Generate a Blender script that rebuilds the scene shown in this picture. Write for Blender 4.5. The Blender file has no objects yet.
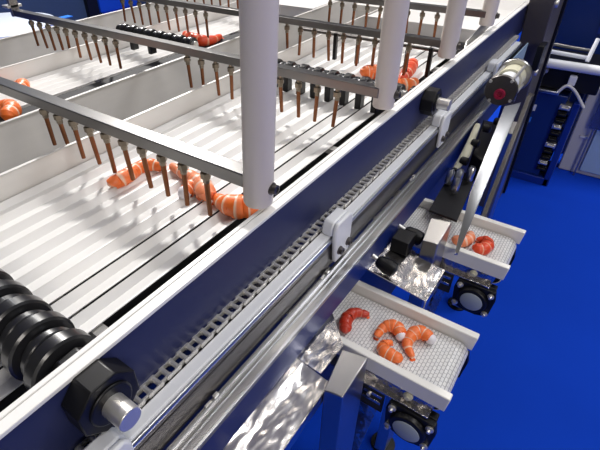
import bpy, bmesh, math, random
from mathutils import Vector, Matrix
random.seed(7)
U = 0.7            # layout unit -> metres
CAMZ = 1.9         # camera height above the floor in layout units
COL = bpy.context.scene.collection
PI = math.pi

# ------------------------------------------------------------------ materials
def new_mat(name):
    m = bpy.data.materials.new(name); m.use_nodes = True
    return m, m.node_tree.nodes, m.node_tree.links, m.node_tree.nodes['Principled BSDF']

def mat(name, col, rough=.5, metal=0., noise=0., nscale=30., bump=0., bscale=200., trans=0., alpha=1., coat=0., stretch=None, spec=None, rvar=0., bdist=.002):
    m, N, L, b = new_mat(name)
    b.inputs['Base Color'].default_value = (*col, 1)
    b.inputs['Roughness'].default_value = rough
    b.inputs['Metallic'].default_value = metal
    b.inputs['Transmission Weight'].default_value = trans
    b.inputs['Coat Weight'].default_value = coat
    if spec is not None: b.inputs['Specular IOR Level'].default_value = spec
    tc = N.new('ShaderNodeTexCoord'); mp = N.new('ShaderNodeMapping')
    L.new(tc.outputs['Object'], mp.inputs['Vector'])
    if stretch: mp.inputs['Scale'].default_value = stretch
    if noise or rvar:
        n = N.new('ShaderNodeTexNoise'); n.inputs['Scale'].default_value = nscale; n.inputs['Detail'].default_value = 5
        L.new(mp.outputs[0], n.inputs['Vector'])
        if noise:
            mx = N.new('ShaderNodeMix'); mx.data_type = 'RGBA'
            mx.inputs['A'].default_value = (*[c*(1-noise) for c in col], 1)
            mx.inputs['B'].default_value = (*[min(1, c*(1+noise)) for c in col], 1)
            L.new(n.outputs['Fac'], mx.inputs['Factor']); L.new(mx.outputs['Result'], b.inputs['Base Color'])
        if rvar:
            r = N.new('ShaderNodeMapRange'); r.inputs['To Min'].default_value = max(0, rough-rvar); r.inputs['To Max'].default_value = rough+rvar
            L.new(n.outputs['Fac'], r.inputs['Value']); L.new(r.outputs[0], b.inputs['Roughness'])
    if bump:
        n2 = N.new('ShaderNodeTexNoise'); n2.inputs['Scale'].default_value = bscale; n2.inputs['Detail'].default_value = 3
        L.new(mp.outputs[0], n2.inputs['Vector'])
        bp = N.new('ShaderNodeBump'); bp.inputs['Strength'].default_value = bump; bp.inputs['Distance'].default_value = bdist
        L.new(n2.outputs['Fac'], bp.inputs['Height']); L.new(bp.outputs[0], b.inputs['Normal'])
    return m

M = {}
M['white'] = mat('white_powder_coat', (.80, .79, .775), .42, noise=.02, bump=.05)
M['slat'] = mat('satin_white_slat', (.775, .765, .745), .42, noise=.02, nscale=9, stretch=(.6, 6, 6))
M['wall'] = mat('brushed_tray_wall', (.74, .72, .69), .42, metal=.15, noise=.05, nscale=8, stretch=(1, 8, 8))
M['cap'] = mat('rail_cap_white', (.86, .85, .83), .3)
M['post'] = mat('post_white_plastic', (.82, .75, .675), .38, bump=.03)
M['uhmw'] = mat('white_guide_plastic', (.80, .82, .85), .32)
M['pehd'] = mat('cream_side_guide', (.84, .83, .79), .4, bump=.05)
M['navy'] = mat('navy_panel', (.017, .023, .085), .5, noise=.06, nscale=60)
M['steel'] = mat('brushed_stainless', (.50, .49, .48), .28, metal=1, noise=.08, nscale=2)
M['silver'] = mat('silver_profile', (.62, .63, .65), .28, metal=1)
M['polish'] = mat('polished_stainless', (.66, .63, .60), .22, metal=1, noise=.25, nscale=7, bump=1., bscale=9, rvar=.08, bdist=.016, stretch=(.8, 1.6, 1.6))
M['dark_steel'] = mat('dark_brushed_steel', (.13, .12, .115), .38, metal=.9, noise=.12, nscale=8, stretch=(.3, 6, 6))
M['bar'] = mat('spray_bar_steel', (.21, .205, .20), .30, metal=.95, noise=.10, nscale=10, stretch=(6, 1, 6))
M['blue_beam'] = mat('blue_tinted_beam', (.006, .022, .17), .36, metal=.15, noise=.1, nscale=5)
M['steel2'] = mat('smooth_stainless', (.62, .62, .64), .22, metal=1, noise=.05, nscale=4)
M['chain'] = mat('chain_steel', (.80, .78, .74), .30, metal=.75)
M['black'] = mat('black_plastic', (.007, .007, .008), .38, spec=.35)
M['rubber'] = mat('black_disc_plastic', (.014, .014, .016), .28, coat=.2)
M['copper'] = mat('copper_tube', (.22, .085, .035), .33, metal=.7, noise=.3, nscale=60)
M['ferrule'] = mat('nickel_brass_fitting', (.25, .21, .16), .32, metal=.9)
M['belt_side'] = mat('belt_edge', (.7, .7, .7), .5)
M['disc_cap'] = mat('grey_end_cap', (.33, .38, .44), .45)
M['carpet'] = mat('blue_exhibition_carpet', (.0015, .052, .56), .85, noise=.10, nscale=3, bump=.4, bscale=700, spec=.15)
M['ballwhite'] = mat('shrimp_white_end', (.80, .78, .83), .5)
M['tail'] = mat('shrimp_tail_orange', (.85, .12, .015), .4)
M['cab'] = mat('dark_blue_cabinet', (.009, .030, .17), .32)
M['cabedge'] = mat('blue_cabinet_edge', (.006, .03, .26), .4)
M['grey'] = mat('light_grey_paint', (.58, .58, .60), .6, noise=.08, nscale=8)
M['ltblue'] = mat('pale_blue_panel', (.40, .56, .72), .4)
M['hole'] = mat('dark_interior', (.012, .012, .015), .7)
M['sticker_w'] = mat('sticker_white', (.7, .72, .8), .5)
M['sticker_b'] = mat('sticker_blue', (.03, .2, .7), .5)
M['yellow'] = mat('sticker_yellow', (.8, .6, .02), .5)
M['cream'] = mat('cream_sleeve', (.62, .60, .45), .45)
M['red'] = mat('red_hub', (.35, .01, .05), .45)
M['tabletop'] = mat('white_table_laminate', (.68, .74, .86), .4)
M['booth'] = mat('dark_booth_wall', (.035, .065, .13), .7, noise=.25, nscale=1.2)
M['boothblue'] = mat('bright_blue_panel', (.005, .07, .55), .5)
M['hallwall'] = mat('hall_wall_grey', (.10, .11, .14), .8, noise=.2, nscale=.6)
M['ceil'] = mat('hall_ceiling_grey', (.30, .30, .31), .9)
M['skyplate'] = mat('pale_blue_plastic', (.30, .42, .55), .45)
M['cyan'] = mat('cyan_hose', (.03, .25, .50), .35)
M['column'] = mat('column_dark_grey', (.12, .105, .095), .40, metal=.3, noise=.2, nscale=3)
M['wood'] = mat('orange_brown_block', (.55, .36, .16), .5)

def glass_mat():
    m, N, L, b = new_mat('tinted_acrylic')
    b.inputs['Base Color'].default_value = (.16, .22, .55, 1); b.inputs['Roughness'].default_value = .08
    b.inputs['Transmission Weight'].default_value = .75; b.inputs['IOR'].default_value = 1.1
    return m
M['acrylic'] = glass_mat()

def shrimp_mat(name, orange, pale, n):
    m, N, L, b = new_mat(name)
    uv = N.new('ShaderNodeUVMap'); uv.uv_map = 'along'
    sp = N.new('ShaderNodeSeparateXYZ'); L.new(uv.outputs[0], sp.inputs[0])
    mu = N.new('ShaderNodeMath'); mu.operation = 'MULTIPLY'; mu.inputs[1].default_value = n; L.new(sp.outputs[0], mu.inputs[0])
    fr = N.new('ShaderNodeMath'); fr.operation = 'FRACT'; L.new(mu.outputs[0], fr.inputs[0])
    cr = N.new('ShaderNodeValToRGB'); e = cr.color_ramp.elements
    e[0].position = 0; e[0].color = (*orange, 1)
    e[1].position = .76; e[1].color = (*[o*.9 + p*.1 for o, p in zip(orange, pale)], 1)
    a = e.new(.88); a.color = (*pale, 1)
    a = e.new(.96); a.color = (*pale, 1)
    a = e.new(1.0); a.color = (*orange, 1)
    L.new(fr.outputs[0], cr.inputs[0]); L.new(cr.outputs[0], b.inputs['Base Color'])
    b.inputs['Roughness'].default_value = .38
    b.inputs['Subsurface Weight'].default_value = .08; b.inputs['Subsurface Radius'].default_value = (.01, .004, .002)
    return m
M['shrimp'] = shrimp_mat('shrimp_orange_banded', (.90, .17, .02), (.92, .62, .45), 6)
M['shrimp_pink'] = shrimp_mat('shrimp_pink_banded', (.88, .27, .12), (.92, .60, .46), 5)
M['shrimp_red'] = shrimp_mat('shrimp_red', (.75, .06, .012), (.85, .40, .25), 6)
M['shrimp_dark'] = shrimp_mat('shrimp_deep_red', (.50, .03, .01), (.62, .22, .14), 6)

def belt_mat():
    m, N, L, b = new_mat('modular_belt_white')
    tc = N.new('ShaderNodeTexCoord'); mp = N.new('ShaderNodeMapping')
    mp.inputs['Rotation'].default_value = (0, 0, 0)
    L.new(tc.outputs['Object'], mp.inputs['Vector'])
    br = N.new('ShaderNodeTexBrick'); br.inputs['Scale'].default_value = 1
    br.inputs['Brick Width'].default_value = .0085; br.inputs['Row Height'].default_value = .0055
    br.inputs['Mortar Size'].default_value = .0005; br.inputs['Mortar Smooth'].default_value = .3
    br.inputs['Color1'].default_value = (.78, .78, .77, 1); br.inputs['Color2'].default_value = (.72, .72, .72, 1)
    br.inputs['Mortar'].default_value = (.36, .36, .38, 1)
    L.new(mp.outputs[0], br.inputs['Vector']); L.new(br.outputs['Color'], b.inputs['Base Color'])
    bp = N.new('ShaderNodeBump'); bp.invert = True; bp.inputs['Distance'].default_value = .0015; bp.inputs['Strength'].default_value = .8
    L.new(br.outputs['Fac'], bp.inputs['Height']); L.new(bp.outputs[0], b.inputs['Normal'])
    b.inputs['Roughness'].default_value = .42
    return m
M['belt'] = belt_mat()

# ------------------------------------------------------------------ mesh builder
class MB:
    def __init__(s): s.v = []; s.f = []; s.uv = None
    def add(s, vs, fs, uv=None):
        n = len(s.v); s.v += [tuple(v) for v in vs]; s.f += [tuple(i+n for i in f) for f in fs]
        if uv is not None:
            if s.uv is None: s.uv = [0]*n
            s.uv += uv
        elif s.uv is not None: s.uv += [0]*len(vs)
        return s
    def box(s, x0, x1, y0, y1, z0, z1):
        vs = [(x, y, z) for z in (z0, z1) for y in (y0, y1) for x in (x0, x1)]
        return s.add(vs, [(0, 2, 3, 1), (4, 5, 7, 6), (0, 1, 5, 4), (2, 6, 7, 3), (0, 4, 6, 2), (1, 3, 7, 5)])
    def hexa(s, bot, top):        # two quads, same winding
        return s.add(list(bot)+list(top), [(3, 2, 1, 0), (4, 5, 6, 7), (0, 1, 5, 4), (1, 2, 6, 5), (2, 3, 7, 6), (3, 0, 4, 7)])
    def sheet(s, quad, t):        # quad of points thickened along its normal
        q = [Vector(p) for p in quad]; n = (q[1]-q[0]).cross(q[3]-q[0]).normalized()*t
        return s.hexa([p-n for p in q], q)
    def prism(s, poly, axis, a, b):   # poly in the two other axes (x: (y,z); y: (x,z); z: (x,y))
        def P(p, c): return {'x': (c, p[0], p[1]), 'y': (p[0], c, p[1]), 'z': (p[0], p[1], c)}[axis]
        n = len(poly)
        return s.add([P(p, a) for p in poly]+[P(p, b) for p in poly],
                     [tuple(range(n))[::-1], tuple(range(n, 2*n))]+[(i, (i+1) % n, n+(i+1) % n, n+i) for i in range(n)])
    def cyl(s, p0, p1, r0, r1=None, n=20, rot=0.):
        r1 = r0 if r1 is None else r1
        p0 = Vector(p0); p1 = Vector(p1); d = (p1-p0).normalized()
        a = Vector((0, 0, 1)) if abs(d.z) < .9 else Vector((1, 0, 0))
        u = d.cross(a).normalized(); w = d.cross(u)
        ring = lambda c, r: [c+(u*math.cos(2*PI*i/n+rot)+w*math.sin(2*PI*i/n+rot))*r for i in range(n)]
        return s.add(ring(p0, r0)+ring(p1, r1), [tuple(range(n)), tuple(range(n, 2*n))[::-1]]+[(i, n+i, n+(i+1) % n, (i+1) % n) for i in range(n)])
    def lathe(s, p0, d, prof, n=24):  # prof list of (t along d, r)
        p0 = Vector(p0); d = Vector(d).normalized()
        a = Vector((0, 0, 1)) if abs(d.z) < .9 else Vector((1, 0, 0))
        u = d.cross(a).normalized(); w = d.cross(u); vs = []
        for t, r in prof: vs += [p0+d*t+(u*math.cos(2*PI*i/n)+w*math.sin(2*PI*i/n))*max(r, 1e-5) for i in range(n)]
        fs = [tuple(range(n)), tuple(range(n*(len(prof)-1), n*len(prof)))[::-1]]
        for k in range(len(prof)-1):
            fs += [(k*n+i, (k+1)*n+i, (k+1)*n+(i+1) % n, k*n+(i+1) % n) for i in range(n)]
        return s.add(vs, fs)
    def tube(s, pts, rad, n=14, sub=6, flat=1., caps=True):   # smooth tube through points, rad list
        P = [Vector(p) for p in pts]; R = rad if isinstance(rad, (list, tuple)) else [rad]*len(P)
        Q = []; RR = []
        for i in range(len(P)-1):
            a = P[max(i-1, 0)]; b = P[i]; c = P[i+1]; d = P[min(i+2, len(P)-1)]
            for k in range(sub):
                t = k/sub
                Q.append(.5*((2*b)+(c-a)*t+(2*a-5*b+4*c-d)*t*t+(-a+3*b-3*c+d)*t**3)); RR.append(R[i]*(1-t)+R[i+1]*t)
        Q.append(P[-1]); RR.append(R[-1])
        vs = []; uv = []; up = Vector((0, 0, 1)); m = len(Q)
        for i, q in enumerate(Q):
            d = (Q[min(i+1, m-1)]-Q[max(i-1, 0)]).normalized()
            if abs(d.z) > .95: up = Vector((1, 0, 0))
            u = d.cross(up).normalized(); w = u.cross(d)
            for k in range(n):
                a = 2*PI*k/n; vs.append(q+(u*math.cos(a)+w*math.sin(a)*flat)*max(RR[i], 1e-4)); uv.append(i/(m-1))
        fs = [tuple(range(n)), tuple(range(n*(m-1), n*m))[::-1]]
        for k in range(m-1): fs += [(k*n+i, (k+1)*n+i, (k+1)*n+(i+1) % n, k*n+(i+1) % n) for i in range(n)]
        return s.add(vs, fs, uv)
    def ball(s, c, r, n=16, sz=1.):
        c = Vector(c); h = n//2
        return s.lathe(c-Vector((0, 0, r*sz)), (0, 0, 1), [(r*sz*(1-math.cos(PI*k/h)), r*math.sin(PI*k/h)) for k in range(h+1)], n)

def link(name, mb, material, parent=None, origin=None, smooth=True, bevel=0., solid=None):
    """mesh object; vertices in layout units, converted to metres about origin (layout units)"""
    o3 = Vector(parent['_o']) if parent is not None else Vector(origin if origin else (0, 0, -CAMZ))
    me = bpy.data.meshes.new(name)
    me.from_pydata([((Vector(v)-o3)*U)[:] for v in mb.v], [], mb.f)
    if mb.uv is not None:
        ul = me.uv_layers.new(name='along')
        for lp in me.loops: ul.data[lp.index].uv = (mb.uv[lp.vertex_index], 0)
    bm = bmesh.new(); bm.from_mesh(me); bmesh.ops.recalc_face_normals(bm, faces=bm.faces); bm.to_mesh(me); bm.free()
    me.materials.append(material)
    if smooth:
        me.polygons.foreach_set('use_smooth', [True]*len(me.polygons)); me.set_sharp_from_angle(angle=math.radians(38))
    o = bpy.data.objects.new(name, me); COL.objects.link(o)
    if parent is not None: o.parent = parent; o['_o'] = tuple(o3)
    else:
        o.location = (o3.x*U, o3.y*U, (o3.z+CAMZ)*U); o['_o'] = tuple(o3)
    if bevel:
        b = o.modifiers.new('bevel', 'BEVEL'); b.width = bevel*U; b.segments = 2; b.limit_method = 'ANGLE'; b.angle_limit = math.radians(40)
    return o

def tag(o, label, cat, group=None, kind=None):
    o['label'] = label; o['category'] = cat
    if group: o['group'] = group
    if kind: o['kind'] = kind
    return o
def thing(name, origin, label, cat, group=None):
    o = bpy.data.objects.new(name, None); COL.objects.link(o); o.empty_display_size = .02
    o.location = (origin[0]*U, origin[1]*U, (origin[2]+CAMZ)*U); o['_o'] = tuple(origin)
    return tag(o, label, cat, group)
def struct(name, mb, m, origin=None, **k):
    o = link(name, mb, m, None, origin, **k); o['kind'] = 'structure'; return o
def dup(root, off, label=None, group=None):
    r = root.copy(); COL.objects.link(r); r.location = root.location + Vector(off)*U
    if label: r['label'] = label
    if group: r['group'] = group
    def rec(a, b):
        for c in list(a.children):
            d = c.copy(); COL.objects.link(d); d.parent = b; rec(c, d)
    rec(root, r)
    return r

F = -CAMZ   # floor level
# ================================================================== SETTING
struct('floor', MB().box(-3, 14, -5, 12, F-.05, F), M['carpet'], (3, 0, F))
struct('wall_back', MB().box(13.5, 13.7, -5, 12, F, 4.2), M['hallwall'], (13.6, 3, F))
struct('wall_left', MB().box(-3, 13.5, 11.6, 11.8, F, 4.2), M['hallwall'], (5, 11.7, F))
struct('ceiling', MB().box(-3, 14, -5, 12, 4.2, 4.3), M['ceil'], (3, 3, 4.2))

# ================================================================== SIDE RAIL
x0, x1 = -.12, 2.80
t = thing('side_rail', (1.3, .43, -.66), 'long side rail, white cap strip above a navy blue panel', 'machine rail')
cap = MB(); cap.box(x0, x1, .4155, .4335, -.506, -.499); link('cap_strip', cap, M['cap'], t, bevel=.001)
c2 = MB(); c2.box(x0, x1, .4362, .4440, -.506, -.4995).box(x0, x1, .4425, .4440, -.64, -.506); link('inner_flange', c2, M['cap'], t, bevel=.0008)
pn = MB(); pn.box(x0, x1, .4175, .4310, -.645, -.5065); link('panel', pn, M['navy'], t, bevel=.0008)

# drive chain ----------------------------------------------------------------
t = thing('drive_chain', (1., .408, -.66), 'steel roller chain running beneath the navy rail panel', 'chain')
PITCH = .0195; zc = -.6295
def linkmesh(outer, m=None, x=0.):
    m = m or MB()
    for sgn in (-1, 1):
        y = .4058+sgn*(.0106 if outer else .0082); w = .0010
        pts = []
        for k in range(24):
            a = 2*PI*k/24
            if abs(math.cos(a)) > .3: pts.append((x+(PITCH/2 if math.cos(a) > 0 else -PITCH/2)+.0062*math.cos(a), zc-.001+.0066*math.sin(a)))
            else: pts.append((x+math.cos(a)*.003, zc-.001+.0046*math.sin(a)))
        m.prism(pts, 'y', y-w, y+w)
    for cx in (x-PITCH/2, x+PITCH/2):
        if not outer: m.cyl((cx, .3978, zc), (cx, .4138, zc), .0045, n=14)
        else: m.cyl((cx, .3935, zc-.001), (cx, .4165, zc-.001), .0026, n=8)
    return m
lo = link('chain_link', linkmesh(True), M['chain'], t); li = link('chain_link', linkmesh(False), M['chain'], t)
first = .10
for k in range(96):
    src = lo if k % 2 == 0 else li
    o = src if k < 2 else src.copy()
    if k >= 2: COL.objects.link(o); o.parent = t
    o.location = ((first+k*PITCH)*U, 0, 0)
m_ = MB()
for k in range(-12, 130):
    if k < 0 or k >= 96: linkmesh(k % 2 == 0, m_, first+k*PITCH)
link('chain_links', m_, M['chain'], t)['kind'] = 'stuff'
# chain mesh verts are around x=0 in layout units -> relative to origin x=1.0
# (vertices already carry -1.0*U, which the locations above account for)

# white chain guide and lower beams -------------------------------------------
g = MB(); g.box(x0, 2.55, .3690, .3930, -.660, -.635)
tag(link('chain_guide', g, M['uhmw'], None, (1.2, .395, -.66), bevel=.002), 'white plastic guide strip running along the near side of the drive chain', 'guide strip')
t = thing('support_beam', (1.2, .36, -.80), 'long steel beam under the white guide with a rolled lip and a silver shelf', 'beam')
lip = MB(); pts = []
for k in range(9):
    a = PI/2+PI/2*0 - k*PI/8*1.0; pts.append((.3650-.0040*math.sin(k*PI/8), -.6460+.0065*math.cos(k*PI/8)))
pts += [(.3688, -.6525), (.3688, -.6400)]
lip.prism(pts, 'x', x0, 2.55); link('rolled_lip', lip, M['silver'], t)
fc = MB(); fc.box(x0, 2.55, .3635, .3685, -.722, -.6530).box(x0, 2.55, .3635, .417, -.666, -.6605); link('dark_face', fc, M['dark_steel'], t, bevel=.0008)['label'] = 'dark brushed vertical face'
ch = MB()
link('shelf_plate', MB().box(x0, 2.5, .3165, .3600, -.728, -.7215), M['steel'], t, bevel=.001)
ch.box(x0, 2.5, .3480, .3540, -.7215, -.7165).box(x0, 2.5, .3370, .3400, -.7215, -.7185).box(x0, 2.5, .3165, .3230, -.7215, -.7170)
link('silver_shelf', ch, M['silver'], t, bevel=.001)
bl = MB(); bl.box(x0, 2.5, .3170, .3220, -.803, -.7280).box(x0, 2.5, .3220, .3600, -.803, -.7990)
link('blue_face', bl, M['blue_beam'], t, bevel=.0008)['label'] = 'deep blue lower face of the beam'
# small joint plates on the shelf
for i, xx in enumerate((.30, .685, 1.20)):
    j = MB(); j.box(xx-.006, xx+.006, .352, .3595, -.7215, -.7135).box(xx-.028, xx-.012, .353, .3585, -.7215, -.716); link('joint_clip', j, M['chain'], t, bevel=.001)

# clamp brackets over the chain -------------------------------------------------
def bracket(x, label):
    t = thing('guide_bracket', (x, .385, -.73), label, 'bracket', 'white brackets clamped over the chain guide')
    b = MB()
    prof = [(-.045, -.66), (-.045, -.612), (-.034, -.598), (.034, -.598), (.045, -.612), (.045, -.66), (.038, -.708), (-.038, -.708)]
    b.prism([(x+px*.85, z) for px, z in prof], 'y', .3510, .3625)
    prof2 = [(-.045, -.634), (-.045, -.612), (-.034, -.598), (.034, -.598), (.045, -.612), (.045, -.634)]
    b.prism([(x+px*.85, z) for px, z in prof2], 'y', .3625, .3900)
    link('block', b, M['uhmw'], t, bevel=.004)
    for s in (-.021, .026):
        q = MB(); q.lathe((x+s*.85, .3510, -.678), (0, -1, 0), [(0, .0105), (.003, .0105), (.004, .009), (.010, .0085), (.0105, .004), (.006, .004)], 14)
        link('bolt', q, M['dark_steel'], t)
bracket(.745, 'white plastic bracket with two dark bolts, in the middle of the chain run')
bracket(1.43, 'white plastic bracket just below the farther black bearing block')
bracket(2.06, 'white plastic bracket next to the round tie-rod motor')
bracket(.098, 'white plastic bracket below the near black bearing block, at the bottom edge')

# ================================================================== TROUGHS (two lanes)
ZR = -.600; ZV = -.6125; P = .0575
def slat_mesh(xa, xb, ya, P, gap):
    """one V strip from y=ya (far side) down to ya-P: descending face then rising face"""
    y2 = ya-.0155; y3 = ya-P+gap; th = .0022
    prof = [(ya, ZR), (y2, ZV), (y3+.004, ZR-.0005), (y3, ZR-.0005), (y3, ZR-.0025), (y3+.003, ZR-.003), (y3+.004, ZR-.0035), (y2, ZV-th), (ya, ZR-th)]
    return MB().prism(prof, 'x', xa, xb)
def lane(yfar, n, xa, xb, label, gapfn=None, P=P):
    t = thing('slatted_trough', ((xa+xb)/2, yfar-n*P/2, ZR-.05), label, 'trough', 'slatted sorting troughs')
    for k in range(n):
        ya = yfar-k*P
        link('slat', slat_mesh(xa, xb, ya, P, gapfn(k)), M['slat'], t, smooth=False)
    for xx in (.235, 1.05, 1.9):
        if xa < xx < xb:
            link('cross_strip', MB().box(xx-.012, xx+.012, yfar-n*P, yfar, ZV-.018, ZV-.0035), M['wall'], t)
    for xx in (.03, 1.31): link('stand', MB().box(xx, xx+.04, yfar-n*P+.03, yfar-.03, -.812, ZV-.13), M['steel'], t)
    link('pan', MB().box(xa, xb, yfar-n*P-.03, yfar, ZV-.13, ZV-.12), M['hole'], t)['label'] = 'added dark pan for the shade under the slats'  # dark sheet added under the slats, its colour carrying the interior shade
    return t
YW1 = 1.067
lane(YW1-.004, 9, -.15, 2.16, 'white slatted trough nearest the chain, with the black roller at its near end', gapfn=lambda k: .0075 if k >= 6 else .0018)
lane(1.843, 5, -.15, 2.16, 'white slatted trough of the farther lane, beyond the wide grey gap', gapfn=lambda k: .0012, P=.0496)
def wall(y, xa, xb, ztop, zbot, label, flange=.010, s=1):
    m = MB(); m.box(xa, xb, y, y+.003, zbot, ztop)
    m.box(xa, xb, min(y, y+s*flange), max(y+.003, y+s*flange), ztop-.002, ztop+.0015)
    return tag(link('trough_wall', m, M['wall'], None, ((xa+xb)/2, y, zbot), bevel=.0006), label, 'sheet metal wall', 'trough side walls')
wall(YW1, -.15, 2.75, -.540, -.665, 'low sheet wall on the far edge of the nearer trough', s=1)
wall(1.362, -.15, 2.75, -.540, -.80, 'tall grey sheet wall facing the camera across the gap, below the farther trough', s=-1, flange=.008)
wall(1.850, -.15, 2.75, -.540, -.665, 'low sheet wall on the far edge of the farther trough', s=1)
wall(2.270, -.15, 2.75, -.540, -.80, 'outermost far sheet wall of the machine, in front of the white table', s=-1)
# dark interior decks between lanes
tag(link('drip_pan', MB().box(-.15, 2.75, 1.07, 1.362, -.812, -.80), M['steel'], None, (1.2, 1.2, -.81)), 'grey drip pan at the bottom of the gap between the two troughs', 'pan')
tag(link('drip_pan', MB().box(-.15, 2.75, 1.853, 2.27, -.812, -.80), M['steel'], None, (1.2, 2.0, -.81)), 'grey drip pan beyond the farther trough, inside the outermost wall', 'pan')
tag(link('gap_shade_strip', MB().box(-.15, 2.2, 1.366, 1.592, ZR-.014, ZR-.008), M['hole'], None, (1.2, 1.45, ZR-.03)), 'dark strip for the shaded gap between the farther trough and its near wall', 'strip')  # fills the open gap, with the shade there put into its colour
# feed plates beyond the slats
def feed(ya, yb, label):
    m = MB(); m.box(2.26, 2.74, ya, yb, -.548, -.540).box(2.59, 2.63, ya, yb, -.812, -.548).box(2.262, 2.268, ya, yb, -.60, -.548)
    tag(link('feed_plate', m, M['slat'], None, (2.5, (ya+yb)/2, -.60), bevel=.002), label, 'plate', 'white feed plates')
    tag(link('shade_tray', MB().box(2.18, 2.58, ya, yb, -.812, -.76), M['hole'], None, (2.4, (ya+yb)/2, -.812)), label.replace('flat white feed plate', 'added shade tray under the white feed plate'), 'tray')  # near-black tray added below, keeps the opening past the slats dark
feed(.47, YW1-.01, 'flat white feed plate past the far end of the nearer trough')
feed(1.38, 1.84, 'flat white feed plate past the far end of the farther trough')
t = thing('infeed_deck', (3.5, 1.4, F), 'grey infeed deck beyond the far ends of both troughs', 'deck')
link('top', MB().box(2.752, 4.1, .47, 2.30, -.63, -.60).box(2.752, 2.766, .47, 2.30, -.80, -.63), M['wall'], t, bevel=.003)
link('back_wall', MB().box(4.08, 4.1, .47, 2.30, -.60, -.45), M['dark_steel'], t)
for (a_, b_) in ((2.84, .5), (2.84, 2.22), (4.02, .5), (4.02, 2.22)): link('leg', MB().box(a_, a_+.05, b_, b_+.05, F, -.63), M['steel'], t)
tag(link('end_flap', MB().sheet([(1.86, .452, -.53), (2.20, .452, -.497), (2.20, .462, -.46), (1.90, .462, -.497)], .004), M['steel'], None, (2.0, .455, -.53)),
    'slanted steel flap standing on the inner edge of the side rail', 'flap')

# ================================================================== ROLLERS
def roller(x, ya, yb, z, r, name, label, paddles):
    t = thing('grooved_roller', (x, (ya+yb)/2, z-r), label, 'roller', 'black grooved rollers across the troughs')
    sh = MB().cyl((x, ya-.012, z), (x, yb, z), .014, n=20); link('shaft', sh, M['chain'], t)
    n = max(1, round((yb-ya)/P)); w = (yb-ya)/n
    for k in range(n):
        y = ya+k*w
        m = MB().lathe((x, y+.001, z), (0, 1, 0), [(0, .016), (0, r*.93), (.003, r), (w*.38, r), (w*.42, r*.93), (w*.45, r*.72), (w*.55, r*.68), (w*.60, r*.78), (w*.64, r*.82), (w*.80, r*.82), (w*.84, r*.72), (w-.002, r*.70), (w-.002, .016)], 40)
        link('disc', m, M['rubber'], t)
        if paddles and (ya < 1 or k in (4, 6)):
            q = MB().box(x-.022, x+.012, y+.012, y+.034, z-.075, z-.02)
            link('paddle', q, M['black'], t, bevel=.004)
    return t
roller(.138, .470, YW1-.01, -.548, .0525, 'a', 'black grooved roller at the near end of the trough, lower left corner', False)
roller(1.33, .478, YW1-.01, -.528, .030, 'b', 'thin black roller with hanging paddles behind the second spray bar', True)
roller(1.34, 1.375, 1.845, -.512, .027, 'c', 'black ribbed roller lying across the farther trough', True)
def block(x, z, label, s=.046):
    t = thing('bearing_block', (x, .395, z-s), label, 'bearing block', 'black bearing blocks on the rail')
    a = [PI/8+k*PI/4 for k in range(8)]
    b = MB().prism([(x+s*1.06*math.cos(q), z+s*1.06*math.sin(q)) for q in a], 'y', .378, .4172)
    b.lathe((x, .378, z), (0, -1, 0), [(0, s*.72), (.004, s*.70), (.004, s*.5)], 30)
    link('housing', b, M['black'], t, bevel=.003)
    h = MB().prism([(x+s*.9*math.cos(q), z+s*.9*math.sin(q)) for q in a], 'y', .4445, .464); link('inner_housing', h, M['black'], t, bevel=.003)
    sh = MB().cyl((x, .4172, z), (x, .338, z), .0175, n=24)
    link('shaft_end', sh, M['chain'], t, bevel=.0015)['label'] = 'bright steel shaft end'
    return t
block(.140, -.548, 'black octagonal bearing block with a steel shaft end, lower left of the navy panel')
block(1.365, -.545, 'black octagonal bearing block with a steel shaft end, farther up the navy panel', .040)

# hanging wiper flaps under the third spray bar
t = thing('wiper_strip', (1.66, .76, -.60), 'row of thin black wiper flaps hanging beneath the third spray bar', 'wiper')
link('rod', MB().cyl((1.655, .45, -.478), (1.655, 1.05, -.478), .006, n=10), M['dark_steel'], t)
for y in (.515, .60, .69, .80, .90):
    link('flap', MB().box(1.647, 1.663, y-.007, y+.007, -.575, -.472), M['black'], t, bevel=.002)

# ================================================================== SPRAY BARS + POSTS
def nozzle(t, x, y, ztop):
    lean = random.uniform(-.006, .006); lx = random.uniform(-.004, .004)
    m = MB().cyl((x, y, ztop+.001), (x, y, ztop-.010), .0065, n=12)
    m.lathe((x, y, ztop-.010), (0, 0, -1), [(0, .0072), (.002, .0118), (.015, .0118), (.017, .0080), (.026, .0078), (.028, .006)], 6)
    nz = link('nozzle', m, M['ferrule'], t)
    q = MB().cyl((x, y, ztop-.034), (x+lx, y+lean, ztop-.118), .0062, .0054, n=12)
    o = link('copper_tube', q, M['copper'], nz); o['label'] = 'copper tube'
def spray_bar(xa, w, y0, y1, z0, z1, n_y0, n_y1, label, nz=True, pitch=.0655):
    t = thing('spray_bar', (xa+w/2, (y0+y1)/2, z0-.12), label, 'spray bar', 'nozzle bars across the troughs')
    link('bar', MB().box(xa, xa+w, y0, y1, z0, z1), M['bar'], t, bevel=.002)
    for y0_ in n_y0:
        for k in range(10): nozzle(t, xa+w/2, y0_+k*pitch, z0)
    return t
b1 = spray_bar(.546, .036, .455, 2.25, -.458, -.429, (.589,), 0, 'spray bar nearest the camera, its nozzles over the orange shrimps')
b2 = spray_bar(1.088, .032, .455, 2.25, -.458, -.431, (.584, 1.56), 0, 'second spray bar, running from the top left to the middle post')
b3 = spray_bar(1.602, .030, .455, 2.25, -.453, -.429, (.584, 1.56), 0, 'third spray bar, above the hanging wiper flaps')
b4 = spray_bar(2.065, .030, .455, 2.25, -.445, -.421, (.584, 1.56), 0, 'fourth spray bar, topmost and farthest away')
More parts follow.
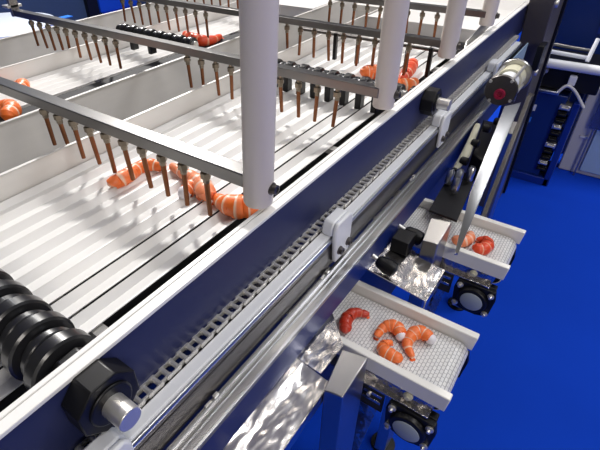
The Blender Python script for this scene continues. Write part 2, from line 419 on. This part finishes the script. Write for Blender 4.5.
def post(x, y, zb, r, label, ztop=1.0, lean=(0, 0)):
    t = thing('support_post', (x, y, zb), label, 'post', 'white round posts carrying the spray bars')
    p = MB().lathe((x, y, zb), (lean[0], lean[1], 1), [(0, r*.90), (.004, r*.96), (ztop-zb, r*1.10)], 40)
    link('pole', p, M['post'], t)
    b = MB().lathe((x+.006, y-r*.93, zb+.036), (0.1, -1, 0), [(-.004, .0125), (.003, .0125), (.003, .010), (.012, .0095), (.013, .0055), (.009, .005)], 18)
    link('bolt', b, M['dark_steel'], t)['label'] = 'dark socket bolt'
post(.560, .450, -.487, .030, 'white round post closest to the camera, in the upper middle', lean=(.028, -.028))
post(1.118, .450, -.487, .030, 'white round post second from the camera, right of the middle')
post(1.620, .450, -.482, .030, 'white round post third from the camera')
post(2.095, .450, -.475, .030, 'white round post farthest from the camera')
# far hanger of the second bar
t = thing('bar_hanger', (1.10, 2.262, -.46), 'grey steel hanger holding the far left end of the second spray bar', 'hanger')
link('plate', MB().box(1.085, 1.125, 2.252, 2.27, -.46, .1), M['steel'], t, bevel=.002)
link('foot', MB().box(1.07, 1.14, 2.252, 2.30, -.424, -.412), M['chain'], t, bevel=.002)

# ================================================================== SHRIMPS
def shrimp(pts, z, r, m, label, ball=None, tail=True, n=6, fat=None, group=None, taper=(.95, 1.1, 1.1, 1.0, .8, .5)):
    """pts: (x,y) from head to tail; z = underside"""
    P3 = [Vector((a, b, z+r)) for a, b in pts]
    t = thing('shrimp', (P3[0].x, P3[0].y, z), label, 'shrimp', group)
    # resample path and give it overlapping rings
    K = 48; Q = []
    for i in range(K+1):
        s = i/K*(len(P3)-1); j = min(int(s), len(P3)-2); f = s-j
        a = P3[max(j-1, 0)]; b = P3[j]; c = P3[j+1]; d = P3[min(j+2, len(P3)-1)]
        Q.append(.5*((2*b)+(c-a)*f+(2*a-5*b+4*c-d)*f*f+(-a+3*b-3*c+d)*f**3))
    R = []
    for i in range(K+1):
        s = i/K; ft = s*(len(taper)-1); j = min(int(ft), len(taper)-2)
        base = taper[j]*(1-(ft-j))+taper[j+1]*(ft-j)
        seg = (s*n) % 1
        ring = 1+.09*(math.sin(PI*min(seg/.9, 1))**.7) - (.05 if seg > .9 else 0)
        cap = min(1, math.sqrt(max(0, s/.05)))*(min(1, math.sqrt(max(0, (1-s)/.04))) if True else 1)
        R.append(r*base*ring*max(cap, .25))
    Q = [q-Vector((0, 0, r-min(r, R[i]*.92))) for i, q in enumerate(Q)]
    b = MB().tube(Q, R, n=18, sub=1); link('body', b, m, t)
    if tail:
        d = (Q[-1]-Q[-4]).normalized(); side = d.cross(Vector((0, 0, 1))).normalized(); e = Q[-1]
        f = MB()
        for a in (-.5, 0, .5):
            dd = (d*math.cos(a)+side*math.sin(a)); p0 = e-d*.003; L = r*1.35
            f.tube([p0, p0+dd*L*.5, p0+dd*L], [r*.20, r*.34, r*.10], n=10, sub=4, flat=.45)
        link('tail_fan', f, M['tail'], t)
    if ball:
        h = Q[0]-(Q[3]-Q[0]).normalized()*r*.75
        link('white_end', MB().ball((h.x, h.y, z+r*ball), r*ball), M['ballwhite'], t)['label'] = 'white ball-shaped head end'
    return t
ZT = ZR-.008
shrimp([(.671, .528), (.645, .540), (.624, .564), (.622, .598), (.638, .640)], ZT+.003, .024, M['shrimp'], 'plump orange shrimp with pale bands lying against the foot of the nearest post', n=5, taper=(.7, 1.0, 1.12, 1.05, .75, .45))
shrimp([(.622, .655), (.646, .690), (.662, .736), (.672, .784), (.686, .842)], ZT+.004, .021, M['shrimp_pink'], 'pinkish shrimp running under the nearest spray bar, left of the plump banded one', taper=(1.1, 1.1, .9, .8, .65, .45))
shrimp([(.612, .716), (.636, .718), (.660, .730), (.684, .760)], ZT, .017, M['shrimp'], 'small orange shrimp with a white ball end between two nozzles of the nearest bar', ball=1.0, n=4)
shrimp([(.668, .850), (.657, .885), (.625, .899), (.592, .892), (.560, .889), (.532, .897)], ZT+.002, .018, M['shrimp'], 'long curved orange shrimp farthest left under the nearest spray bar', n=7, taper=(.7, .85, .9, 1.0, 1.05, .8))
shrimp([(.76, 1.715), (.79, 1.745), (.80, 1.775), (.77, 1.80)], ZT, .020, M['shrimp'], 'orange shrimp peeking over the nearest spray bar at the left edge', n=5)
shrimp([(.60, 1.51), (.635, 1.54), (.645, 1.58), (.61, 1.61), (.57, 1.62)], ZT, .024, M['shrimp'], 'bigger orange shrimp at the left edge below the nearest spray bar', n=5)
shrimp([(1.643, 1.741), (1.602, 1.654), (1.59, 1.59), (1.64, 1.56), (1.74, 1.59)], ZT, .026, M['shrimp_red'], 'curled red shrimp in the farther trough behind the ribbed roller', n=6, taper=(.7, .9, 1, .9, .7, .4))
shrimp([(1.60, .735), (1.63, .71), (1.66, .70)], ZT, .024, M['shrimp'], 'orange shrimp just left of the second post', n=3, tail=False)
shrimp([(1.60, .66), (1.55, .61), (1.53, .575), (1.56, .545), (1.63, .545)], ZT+.002, .024, M['shrimp'], 'orange shrimp right of the second post, beside the inner bearing', n=5, taper=(.8, 1, 1.1, 1.1, .9, .6))
shrimp([(1.80, .625), (1.74, .612), (1.68, .60), (1.63, .60)], ZT+.003, .022, M['shrimp_red'], 'red shrimp with a white ball end behind the second post', ball=.95, n=4)

# ================================================================== DISCHARGE CONVEYORS
def conveyor(label, glabel=''):
    """built at x 0..0.21 (near guide to far guide); copied along the machine"""
    X = .622; t = thing('discharge_conveyor', (X+.105, .2, -1.10), label, 'conveyor', 'small white belt conveyors under the machine')
    yb = .040; yi = .50; zt = -.876
    # belt loop
    yi = .44; pr = [(yi, zt), (yb+.02, zt)]
    for k in range(1, 12): a = PI/2+k*PI/12; pr.append((yb+.02+.030*math.cos(a), zt-.030+.030*math.sin(a)))
    pr += [(yb+.02, zt-.06), (yi, zt-.06)]
    link('belt', MB().prism(pr, 'x', X+.022, X+.186), M['belt'], t, smooth=True)['label'] = 'white modular belt'
    for (a, b) in ((X, X+.019), (X+.190, X+.209)):
        gq = MB().prism([(.022, -.847), (.44, -.847), (.44, -.893), (.026, -.893)], 'x', a, b); link('side_guide', gq, M['pehd'], t, bevel=.0025)
    for (a, b) in ((X+.003, X+.0075), (X+.2015, X+.206)):
        sp = MB().prism([(.045, -.893), (.44, -.893), (.44, -.925), (.05, -.925)], 'x', a, b)
        sp.box(a-.014 if a < X+.1 else b-.002, a+.002 if a < X+.1 else b+.014, .05, .44, -.931, -.925)
        link('side_plate', sp, M['polish'], t, bevel=.0006)
    link('plate_screw', MB().lathe((X+.003, .103, -.908), (-1, 0, 0), [(0, .011), (.004, .010), (.006, .006), (.009, .0055)], 16), M['cream'], t)
    link('end_roller', MB().cyl((X+.02, .058, zt-.032), (X+.19, .058, zt-.032), .024, n=24), M['black'], t)
    link('mount_arm', MB().box(X+.03, X+.06, .43, .4618, -.925, -.895), M['steel'], t)
    # flange bearings, one per side
    for s, xa in ((-1, X-.002), (1, X+.211)):
        yc, zcn = .082, -.985
        hb = MB(); w = .052
        pol = [(yc-w, zcn+.052), (yc+w, zcn+.052), (yc+w+.006, zcn+.020), (yc+w, zcn-.045), (yc+.02, zcn-.056), (yc-.02, zcn-.056), (yc-w, zcn-.045), (yc-w-.006, zcn+.020)]
        hb.prism(pol, 'x', xa, xa+s*.014); hb.lathe((xa+s*.014, yc, zcn), (s, 0, 0), [(0, .044), (.012, .041), (.014, .030)], 32)
        hb.box(min(xa, xa-s*.02), max(xa, xa-s*.02), yc-.05, yc+.05, zcn+.035, -.931)
        link('bearing_housing', hb, M['black'], t, bevel=.002)
        link('end_cap', MB().lathe((xa+s*.026, yc, zcn), (s, 0, 0), [(0, .031), (.003, .031), (.0045, .029)], 32), M['disc_cap'], t)['label'] = 'grey round end cap'
        for dy, dz in ((-.043, .036), (.043, .036), (-.043, -.036), (.043, -.036)):
            link('bolt', MB().lathe((xa+s*.014, yc+dy, zcn+dz), (s, 0, 0), [(0, .009), (.004, .009), (.006, .005), (.012, .004)], 12), M['chain'], t)
    # cross rods and slotted bracket behind
    for (yy, zz) in ((.185, -.955), (.215, -.99)):
        link('cross_rod', MB().cyl((X-.016, yy, zz), (X+.20, yy, zz), .005, n=10), M['chain'], t)
    br = MB(); br.box(X-.006, X+.002, .15, .26, -1.01, -.931); link('side_bracket', br, M['hole'], t, bevel=.001)
    for z in (-.95, -.975): link('slot_bar', MB().box(X-.010, X-.006, .155, .20, z-.005, z+.005), M['polish'], t, bevel=.001)
    st = MB().prism([(.16, -1.0), (.245, -1.0), (.215, -1.3), (.195, -1.3)], 'x', X+.0, X+.004); link('wedge_leg', st, M['polish'], t)
    return t
cv = conveyor('white discharge conveyor nearest the camera, carrying four shrimps, lower middle')
dup(cv, (.478, 0, 0), 'white discharge conveyor farther away, carrying two shrimps, right of the middle')

ZB = -.8755
G = None
shrimp([(.765, .117), (.768, .140), (.748, .153), (.718, .151), (.696, .128)][::1], ZB, .0145, M['shrimp'], 'banded orange shrimp with white end farthest out on the nearer conveyor', ball=.9, taper=(1, 1.1, 1.1, .9, .7, .4))
shrimp([(.735, .176), (.748, .190), (.744, .208), (.728, .219), (.702, .221)], ZB, .0145, M['shrimp'], 'banded orange shrimp with white end in the middle of the nearer conveyor', ball=.9, taper=(1, 1.1, 1.1, .9, .7, .5))
shrimp([(.668, .150), (.668, .172), (.672, .191), (.690, .195), (.708, .185)], ZB, .0135, M['shrimp'], 'orange shrimp curled beside the near side guide of the nearer conveyor', taper=(.9, 1.1, 1.1, .9, .7, .4))
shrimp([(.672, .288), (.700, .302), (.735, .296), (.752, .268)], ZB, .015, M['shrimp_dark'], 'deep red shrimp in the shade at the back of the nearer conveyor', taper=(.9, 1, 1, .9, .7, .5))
shrimp([(1.157, .182), (1.163, .165), (1.190, .152), (1.225, .158)], ZB, .017, M['shrimp_pink'], 'pink and orange shrimp lying behind the slanted brace on the farther conveyor', taper=(.9, 1, 1, .9, .8, .5))
shrimp([(1.150, .122), (1.166, .104), (1.195, .100), (1.215, .113), (1.208, .132)], ZB, .016, M['shrimp_red'], 'red-orange curled shrimp alone at the open end of the farther conveyor', ball=.6, taper=(1, 1.1, 1.1, .9, .7, .4))
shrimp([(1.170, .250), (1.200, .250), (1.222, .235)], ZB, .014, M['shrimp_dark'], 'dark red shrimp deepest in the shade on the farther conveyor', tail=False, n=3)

# ================================================================== CHUTES, LEGS, BRACES
def leg(x, zt, label, w=.105):
    t = thing('frame_leg', (x+.05, .215, F), label, 'machine leg', 'stainless frame legs')
    m = MB().hexa([(x, .192, F+.03), (x+w, .192, F+.03), (x+w, .235, F+.03), (x, .235, F+.03)],
                  [(x+.004, .195, zt-.01), (x+w+.002, .193, zt+.004), (x+w-.01, .248, zt+.004), (x-.004, .234, zt-.01)])
    link('tube', m, M['steel'], t, bevel=.002)
    link('foot', MB().lathe((x+.05, .215, F), (0, 0, 1), [(0, .05), (.01, .05), (.012, .015), (.03, .015)], 20), M['black'], t)
leg(.478, -.802, 'stainless box leg in front of the nearer conveyor')
leg(.984, -.755, 'stainless box leg in front of the farther conveyor', .098)
leg(1.95, -.83, 'stainless box leg past the farther conveyor')
def chute(xa, xb, label, yo=.178):
    t = thing('discharge_chute', ((xa+xb)/2, .25, -.87), label, 'chute', 'polished discharge chutes')
    m = MB().sheet([(xa, .345, -.8031), (xa, yo, -.828), (xb, yo, -.828), (xb, .345, -.8031)], .003)
    m.box(xa, xb, yo-.0015, yo+.0015, -.862, -.829)
    link('plate', m, M['polish'], t)
    if yo > .2: return t
    rb = MB()
    n = int((.335-yo)/.030)
    for k in range(n):
        yy = .325-k*.030
        rb.tube([(xa+.03, yy, -.811-(.345-yy)*.13), (xb-.03, yy, -.811-(.345-yy)*.13)], .007, n=10, sub=2, flat=.8)
    link('ribs', rb, M['polish'], t)
    return t
chute(.20, .505, 'polished stainless chute at the bottom edge, below the blue beam', .238)
chute(.840, .975, 'polished stainless chute between the two conveyors', .16)
t0 = 0
t = thing('discharge_chute', (.70, .36, -.90), 'reflective brown-toned steel back plate over the inner end of the nearer conveyor', 'chute', 'polished discharge chutes')
link('plate', MB().sheet([(.509, .335, -.812), (.509, .262, -.822), (.61, .262, -.835), (.68, .335, -.826)], .003), M['polish'], t)
# clamp knobs under the beam
def knob(x, y, z, label):
    t = thing('clamp_knob', (x, y, z), label, 'clamp knob', 'black clamp knobs under the beam')
    link('stem', MB().cyl((x, .3165, z), (x, y, z-.01), .006, n=12), M['chain'], t)
    link('grip', MB().lathe((x, y+.012, z-.008), (0, -1, -.25), [(0, .010), (.006, .016), (.030, .021), (.050, .020), (.055, .012)], 18), M['black'], t)
knob(.850, .290, -.765, 'black clamp knob beside the polished chute, under the blue beam')
knob(1.02, .285, -.775, 'black clamp knob above the farther leg')
t = thing('sensor_box', (.975, .25, -.81), 'small black box standing on the chute between the conveyors', 'sensor')
link('housing', MB().box(.945, 1.00, .258, .306, -.808, -.765), M['black'], t, bevel=.002)
link('bracket', MB().box(1.00, 1.04, .262, .31, -.808, -.785), M['polish'], t, bevel=.002)
# slanted brace
t = thing('slanted_brace', (1.12, .16, -.88), 'slanted flat stainless brace rising from the farther conveyor to the upper right', 'brace')
S = [[(1.075, .163, -.843), (1.082, .155, -.843)], [(1.215, .190, -.722), (1.244, .160, -.728)], [(1.690, .236, -.636), (1.79, .200, -.647)]]
bm_ = MB()
vs = []
for (l, rr) in S: vs += [l, rr, (rr[0], rr[1], rr[2]-.007), (l[0], l[1], l[2]-.007)]
fs = [(0, 1, 2, 3), (8, 11, 10, 9)]
for k in (0, 4): fs += [(k+i, k+4+i, k+4+(i+1) % 4, k+(i+1) % 4) for i in range(4)]
link('bar', bm_.add(vs, fs), M['steel'], t, bevel=.001)
link('rear_bar', MB().hexa([(1.38, .150, -.93), (1.41, .145, -.93), (1.41, .160, -.93), (1.38, .165, -.93)],
                      [(1.90, .185, -.66), (1.94, .18, -.66), (1.94, .20, -.66), (1.90, .20, -.66)]), M['dark_steel'], t, bevel=.001)
# machinery behind, between beam and brace
t = thing('linkage_assembly', (1.38, .25, -.85), 'cluster of chrome cylinders and black clamps between the blue beam and the slanted brace', 'linkage')
for (xx, yy) in ((1.40, .296), (1.42, .272), (1.46, .245), (1.36, .262)):
    link('chrome_cylinder', MB().lathe((xx, yy, -.826), (.2, 0, 1), [(0, .010), (.006, .013), (.045, .013), (.052, .008)], 16), M['silver'], t)
link('cam_plate', MB().tube([(1.44, .292, -.785), (1.50, .285, -.760), (1.58, .292, -.735), (1.66, .300, -.71)], [.010, .016, .012, .010], n=10, flat=.6), M['cream'], t)['label'] = 'cream-coloured cam plate'
for (xx, yy, zz) in ((1.47, .278, -.765), (1.56, .275, -.735), (1.62, .262, -.70), (1.70, .245, -.70)):
    link('black_clamp', MB().lathe((xx, yy+.012, zz), (0, -1, 0), [(0, .010), (.004, .014), (.024, .014), (.028, .008)], 16), M['black'], t)
link('gearbox', MB().hexa([(1.48, .215, -.84), (1.80, .24, -.84), (1.80, .31, -.84), (1.52, .27, -.84)], [(1.50, .215, -.765), (1.80, .24, -.745), (1.80, .31, -.745), (1.54, .27, -.765)]), M['black'], t, bevel=.004)
link('cover', MB().hexa([(1.225, .205, -.844), (1.52, .235, -.844), (1.53, .318, -.844), (1.232, .296, -.844)], [(1.225, .205, -.836), (1.52, .235, -.836), (1.53, .318, -.836), (1.232, .296, -.836)]), M['hole'], t)  # dark sheet painted as the shaded inside of the farther conveyor
link('dark_sheet_post', MB().box(1.50, 1.53, .25, .29, -.99, -.843), M['steel'], t)

# inner machine frame below, dark
t = thing('base_frame', (1.3, .45, F), 'steel base frame deep under the machine', 'frame')
for xx in (.02, 1.30, 2.58):
    link('cross_tube', MB().box(xx, xx+.06, .47, 2.30, -.875, -.8125), M['steel'], t, bevel=.002)
    for yy in (.47, 2.24): link('upright', MB().box(xx, xx+.06, yy, yy+.06, F, -.875), M['steel'], t, bevel=.002)
link('side_sheet', MB().box(-.1, 2.7, .462, .468, F+.3, -.70), M['dark_steel'], t)

# ================================================================== MOTOR WITH TIE RODS
mx, my, mz = 1.75, .272, -.607; ML = .19
t = thing('tie_rod_motor', (mx+ML/2, my, mz-.07), 'round motor with two grey end discs joined by steel tie rods, upper right', 'motor')
link('front_disc', MB().lathe((mx, my, mz), (1, 0, 0), [(0, .018), (0, .053), (.003, .055), (.012, .055), (.014, .053)], 40), M['dark_steel'], t)
link('rear_disc', MB().lathe((mx+ML, my, mz), (1, 0, 0), [(0, .060), (.003, .062), (.014, .062), (.016, .058)], 40), M['steel'], t)
link('hub', MB().lathe((mx+.002, my, mz-.012), (-1, 0, 0), [(0, .020), (.01, .018), (.01, .010), (.004, .009)], 24), M['red'], t)['label'] = 'dark red hub ring'
link('grey_sleeve', MB().cyl((mx+.014, my, mz), (mx+.12, my, mz), .036, n=32), M['uhmw'], t)
link('cream_sleeve', MB().cyl((mx+.12, my, mz), (mx+ML, my, mz), .044, n=32), M['cream'], t)
for a in (35, 125, 215, 305):
    cy, cz = .049*math.cos(math.radians(a)), .049*math.sin(math.radians(a))
    link('tie_rod', MB().cyl((mx-.006, my+cy, mz+cz), (mx+ML+.01, my+cy, mz+cz), .0055, n=10), M['chain'], t)
link('mount', MB().box(mx+ML, mx+ML+.02, my-.03, .3160, mz-.10, mz), M['steel'], t)

# gusset + hose between rail and column
t = thing('gusset_plate', (2.3, .40, -.78), 'pale blue triangular gusset below the far end of the navy rail', 'gusset')
link('plate', MB().prism([(1.98, -.652), (2.62, -.652), (2.62, -.80)], 'y', .345, .350), M['skyplate'], t)
t = tag(link('hose_loop', MB().tube([(2.12, .33, -.74), (2.16, .325, -.67), (2.26, .32, -.655), (2.33, .325, -.70), (2.34, .33, -.80)], .009, n=10), M['cyan'], None, (2.2, .33, -.8)), 'cyan hose loop beside the round motor', 'hose')
t = thing('column', (2.9, .36, F), 'dark steel column standing at the far end of the rail', 'column')
link('sheet', MB().hexa([(3.05, .30, F), (3.32, .30, F), (3.32, .40, F), (3.05, .40, F)], [(2.46, .30, .6), (2.90, .30, .6), (2.90, .42, .6), (2.46, .42, .6)]), M['column'], t, bevel=.004)
link('edge_trim', MB().hexa([(3.32, .285, F), (3.37, .285, F), (3.37, .34, F), (3.32, .34, F)], [(2.90, .285, .6), (2.96, .285, .6), (2.96, .34, .6), (2.90, .34, .6)]), M['black'], t, bevel=.002)
for z in (-.50, -.72, -.86):
    link('bolt', MB().lathe((2.80+(-z-.5)*.2, .30, z), (0, -1, 0), [(0, .02), (.01, .018), (.012, .01)], 12), M['chain'], t)
link('clamp', MB().box(2.62, 2.72, .27, .30, -.78, -.66), M['black'], t, bevel=.004)

# ================================================================== NEIGHBOUR MACHINE (right)
t = thing('blue_cabinet', (3.8, .15, F), 'dark blue machine cabinet with small stickers and a row of black fittings', 'cabinet')
link('body', MB().box(3.62, 3.93, .13, .45, F+.06, -1.21), M['cab'], t, bevel=.006)
link('plinth', MB().box(3.60, 3.93, .05, .46, F, F+.06), M['cabedge'], t, bevel=.004)
link('top_rail', MB().box(3.585, 3.66, .19, .46, -1.205, -1.180), M['silver'], t, bevel=.006)
link('right_stile', MB().box(3.60, 3.92, .045, .085, F, -1.24), M['cabedge'], t, bevel=.004)
link('white_sticker', MB().box(3.614, 3.619, .30, .34, -1.35, -1.305), M['sticker_w'], t)
link('blue_sticker', MB().box(3.614, 3.619, .305, .34, -1.44, -1.40), M['sticker_b'], t)
link('warning_triangle', MB().prism([(.315, -1.60), (.355, -1.60), (.335, -1.565)], 'x', 3.614, 3.619), M['yellow'], t)['label'] = 'small yellow warning triangle'
for k in range(11):
    z = -1.28-k*.048
    link('latch', MB().box(3.59, 3.7, .092+.012*(k % 2), .160, z-.017, z+.017).cyl((3.585, .10, z), (3.585, .150, z), .010, n=10), M['chain'] if k % 3 == 0 else M['black'], t, bevel=.003)

t = thing('tube_rack', (3.7, .2, -1.1), 'pair of white horizontal tubes above the blue cabinet', 'tube rack')
link('thick_tube', MB().cyl((3.6, .40, -1.005), (3.6, -.06, -1.005), .030, n=24), M['uhmw'], t)
link('thin_tube', MB().cyl((3.66, .36, -.945), (3.66, .09, -.955), .014, n=16), M['uhmw'], t)
link('back_tube', MB().cyl((3.75, .36, -.92), (3.75, .10, -.93), .012, n=16), M['steel'], t)
link('upright', MB().cyl((3.62, .105, -.965), (3.70, .095, -.84), .013, n=14), M['uhmw'], t)
link('bracket', MB().box(3.585, 3.62, .12, .165, -1.125, -1.06), M['uhmw'], t, bevel=.006)
link('black_body', MB().box(3.63, 4.1, -.02, .40, -1.178, -1.03), M['black'], t, bevel=.01)
link('end_disc', MB().cyl((3.60, .06, -1.09), (3.63, .06, -1.09), .075, n=28), M['black'], t)
link('grey_hose', MB().tube([(3.55, .20, -1.17), (3.56, .16, -1.12), (3.56, .10, -1.15), (3.55, .02, -1.24)], .010, n=10), M['grey'], t)
for (y, z) in ((.33, -1.08), (.355, -1.11), (.37, -1.15), (.315, -1.06)):
    link('fitting', MB().cyl((3.60, y, z), (3.64, y, z), .014, n=12), M['chain'], t)

t = thing('blue_cover', (4.3, .2, -.95), 'tall dark blue glossy machine cover filling the upper right corner', 'machine cover')
link('panel', MB().box(4.25, 4.29, -.6, .62, -.93, .4), M['cab'], t)
link('blue_post', MB().box(4.17, 4.24, .47, .56, -.93, .4), M['cabedge'], t, bevel=.004)
link('ridge', MB().box(4.235, 4.25, .10, .13, -.93, .4), M['cabedge'], t)
link('lower_body', MB().box(4.25, 4.4, -.3, .62, F, -.93), M['cab'], t)

t = thing('grey_stand', (4.6, -.2, F), 'low light grey machine stand beyond the blue cabinet at the right edge', 'stand')
link('body', MB().box(3.95, 4.24, -.80, .03, F, -1.22), M['grey'], t, bevel=.01)
link('blue_door', MB().box(3.93, 3.947, -.80, -.115, F+.04, -1.24), M['ltblue'], t, bevel=.004)['label'] = 'pale blue door'
link('handle', MB().box(3.938, 3.949, -.09, -.03, -1.60, -1.588), M['uhmw'], t)
tag(link('acrylic_panel', MB().box(3.90, 3.912, -.50, -.06, -1.5, -1.0).box(3.90, 3.912, -.49, -.47, F, -1.5).box(3.90, 3.912, -.10, -.085, F, -1.5), M['acrylic'], None, (3.9, -.2, F)), 'see-through blue acrylic panel at the right edge in front of the grey stand', 'panel')

# ================================================================== FAR BACKGROUND, TOP LEFT
t = thing('round_table', (2.5, 5.7, F), 'white round table in the background at the top left', 'table')
link('tabletop', MB().lathe((2.45, 5.55, -1.205), (0, 0, 1), [(0, .60), (.01, .62), (.035, .62), (.04, .60)], 64), M['tabletop'], t)
link('pedestal', MB().lathe((2.45, 5.55, F), (0, 0, 1), [(0, .30), (.02, .30), (.04, .05), (.69, .05)], 24), M['silver'], t)
tag(link('booklet', MB().box(3.0, 3.12, 5.1, 5.2, -1.163, -1.155), M['sticker_b'], None, (3.05, 5.15, -1.163)), 'small blue card lying on the white round table', 'card')
t = thing('dark_chair', (2.2, 6.3, F), 'dark chair standing behind the white round table', 'chair')
link('backrest', MB().box(2.05, 2.72, 6.55, 6.62, -1.4, -.95), M['black'], t, bevel=.03)
link('seat', MB().box(2.05, 2.72, 6.62, 7.1, -1.45, -1.38), M['black'], t, bevel=.03)
for (a, b) in ((2.08, 6.6), (2.66, 6.6), (2.08, 7.05), (2.66, 7.05)): link('leg', MB().cyl((a, b, F), (a, b, -1.42), .02, n=10), M['black'], t)
t = thing('booth_partition', (5, 7.6, F), 'dark blue booth partition far behind the machine', 'partition')
link('panel', MB().box(.5, 13.4, 7.6, 7.66, F, 2.2), M['booth'], t)
link('frame_post', MB().box(4.92, 5.12, 7.5, 7.6, F, 2.2), M['black'], t)
tag(link('blue_screen', MB().box(5.14, 6.0, 7.48, 7.58, -1.745, -.5).box(5.2, 5.95, 7.5, 7.56, F, -1.745), M['boothblue'], None, (6, 7.5, F)), 'bright blue exhibition panel far behind the machine', 'panel')

# ================================================================== LIGHTS
def area(name, loc, size, power, target, col=(1, 1, 1)):
    l = bpy.data.lights.new(name, 'AREA'); l.shape = 'RECTANGLE'; l.size, l.size_y = size; l.energy = power; l.color = col
    o = bpy.data.objects.new(name, l); COL.objects.link(o)
    o.location = (loc[0]*U, loc[1]*U, (loc[2]+CAMZ)*U)
    d = Vector(target)-Vector(loc); o.rotation_euler = d.to_track_quat('-Z', 'Y').to_euler()
    return o
area('unseen_lamp', (4.2, 5.2, 3.9), (.34, .34), 235, (.9, .9, -.5), (1, .97, .93))
area('unseen_lamp', (-1.6, -3.4, 1.8), (1.2, .6), 36, (1.2, .3, -.5), (1, .93, .86))  # camera-side fill, added to lift the white posts and brackets
area('unseen_lamp', (1.0, -1.6, 3.9), (1.4, .3), 30, (1.0, .3, -.6), (1, .97, .93))  # overhead fill added to brighten the chain guide beside the rail
area('unseen_lamp', (4.5, -2.4, 3.8), (1.5, 1.0), 60, (3.4, -.6, -1.9), (.95, .97, 1))
area('unseen_lamp', (3.5, 6.2, 3.6), (1.5, .4), 30, (4.0, 7.0, -1.2), (.95, .97, 1))
for lx, ly in ((1.6, 2.6), (2.9, 1.6), (3.4, 3.2), (4.3, .4), (5.5, 1.4), (7.5, .2), (7.2, 3.2), (10., 2.)):
    area('unseen_lamp', (lx, ly, 3.9), (.22, .9), 9, (lx, ly, 0), (1, .94, .84))  # strips added overhead for the stainless chutes to reflect
w = bpy.data.worlds.new('world'); bpy.context.scene.world = w; w.use_nodes = True
w.node_tree.nodes['Background'].inputs[0].default_value = (.85, .86, .9, 1); w.node_tree.nodes['Background'].inputs[1].default_value = .09

# ================================================================== CAMERA
cam = bpy.data.cameras.new('camera'); co = bpy.data.objects.new('camera', cam); COL.objects.link(co)
cam.sensor_width = 36; cam.lens = 450.747/600*36
cam.shift_x = (300-270.903)/600; cam.shift_y = -(225-221.666)/600
R = [[0.588976, -0.807919, -0.019347], [-0.492869, -0.340126, -0.800871], [0.640458, 0.48123, -0.598524]]
Rm = Matrix(R)   # rows: camera right, down, forward in world axes
m = Matrix((( Rm[0][0], -Rm[1][0], -Rm[2][0]), (Rm[0][1], -Rm[1][1], -Rm[2][1]), (Rm[0][2], -Rm[1][2], -Rm[2][2]))).to_4x4()
m.translation = (0, 0, CAMZ*U); co.matrix_world = m
cam.clip_start = .02; cam.clip_end = 100
sc = bpy.context.scene; sc.camera = co
sc.view_settings.view_transform = 'Standard'; sc.view_settings.look = 'None'; sc.view_settings.gamma = 1; sc.view_settings.exposure = 0
sc.view_settings.use_curve_mapping = False
for o in bpy.data.objects:
    if '_o' in o: del o['_o']
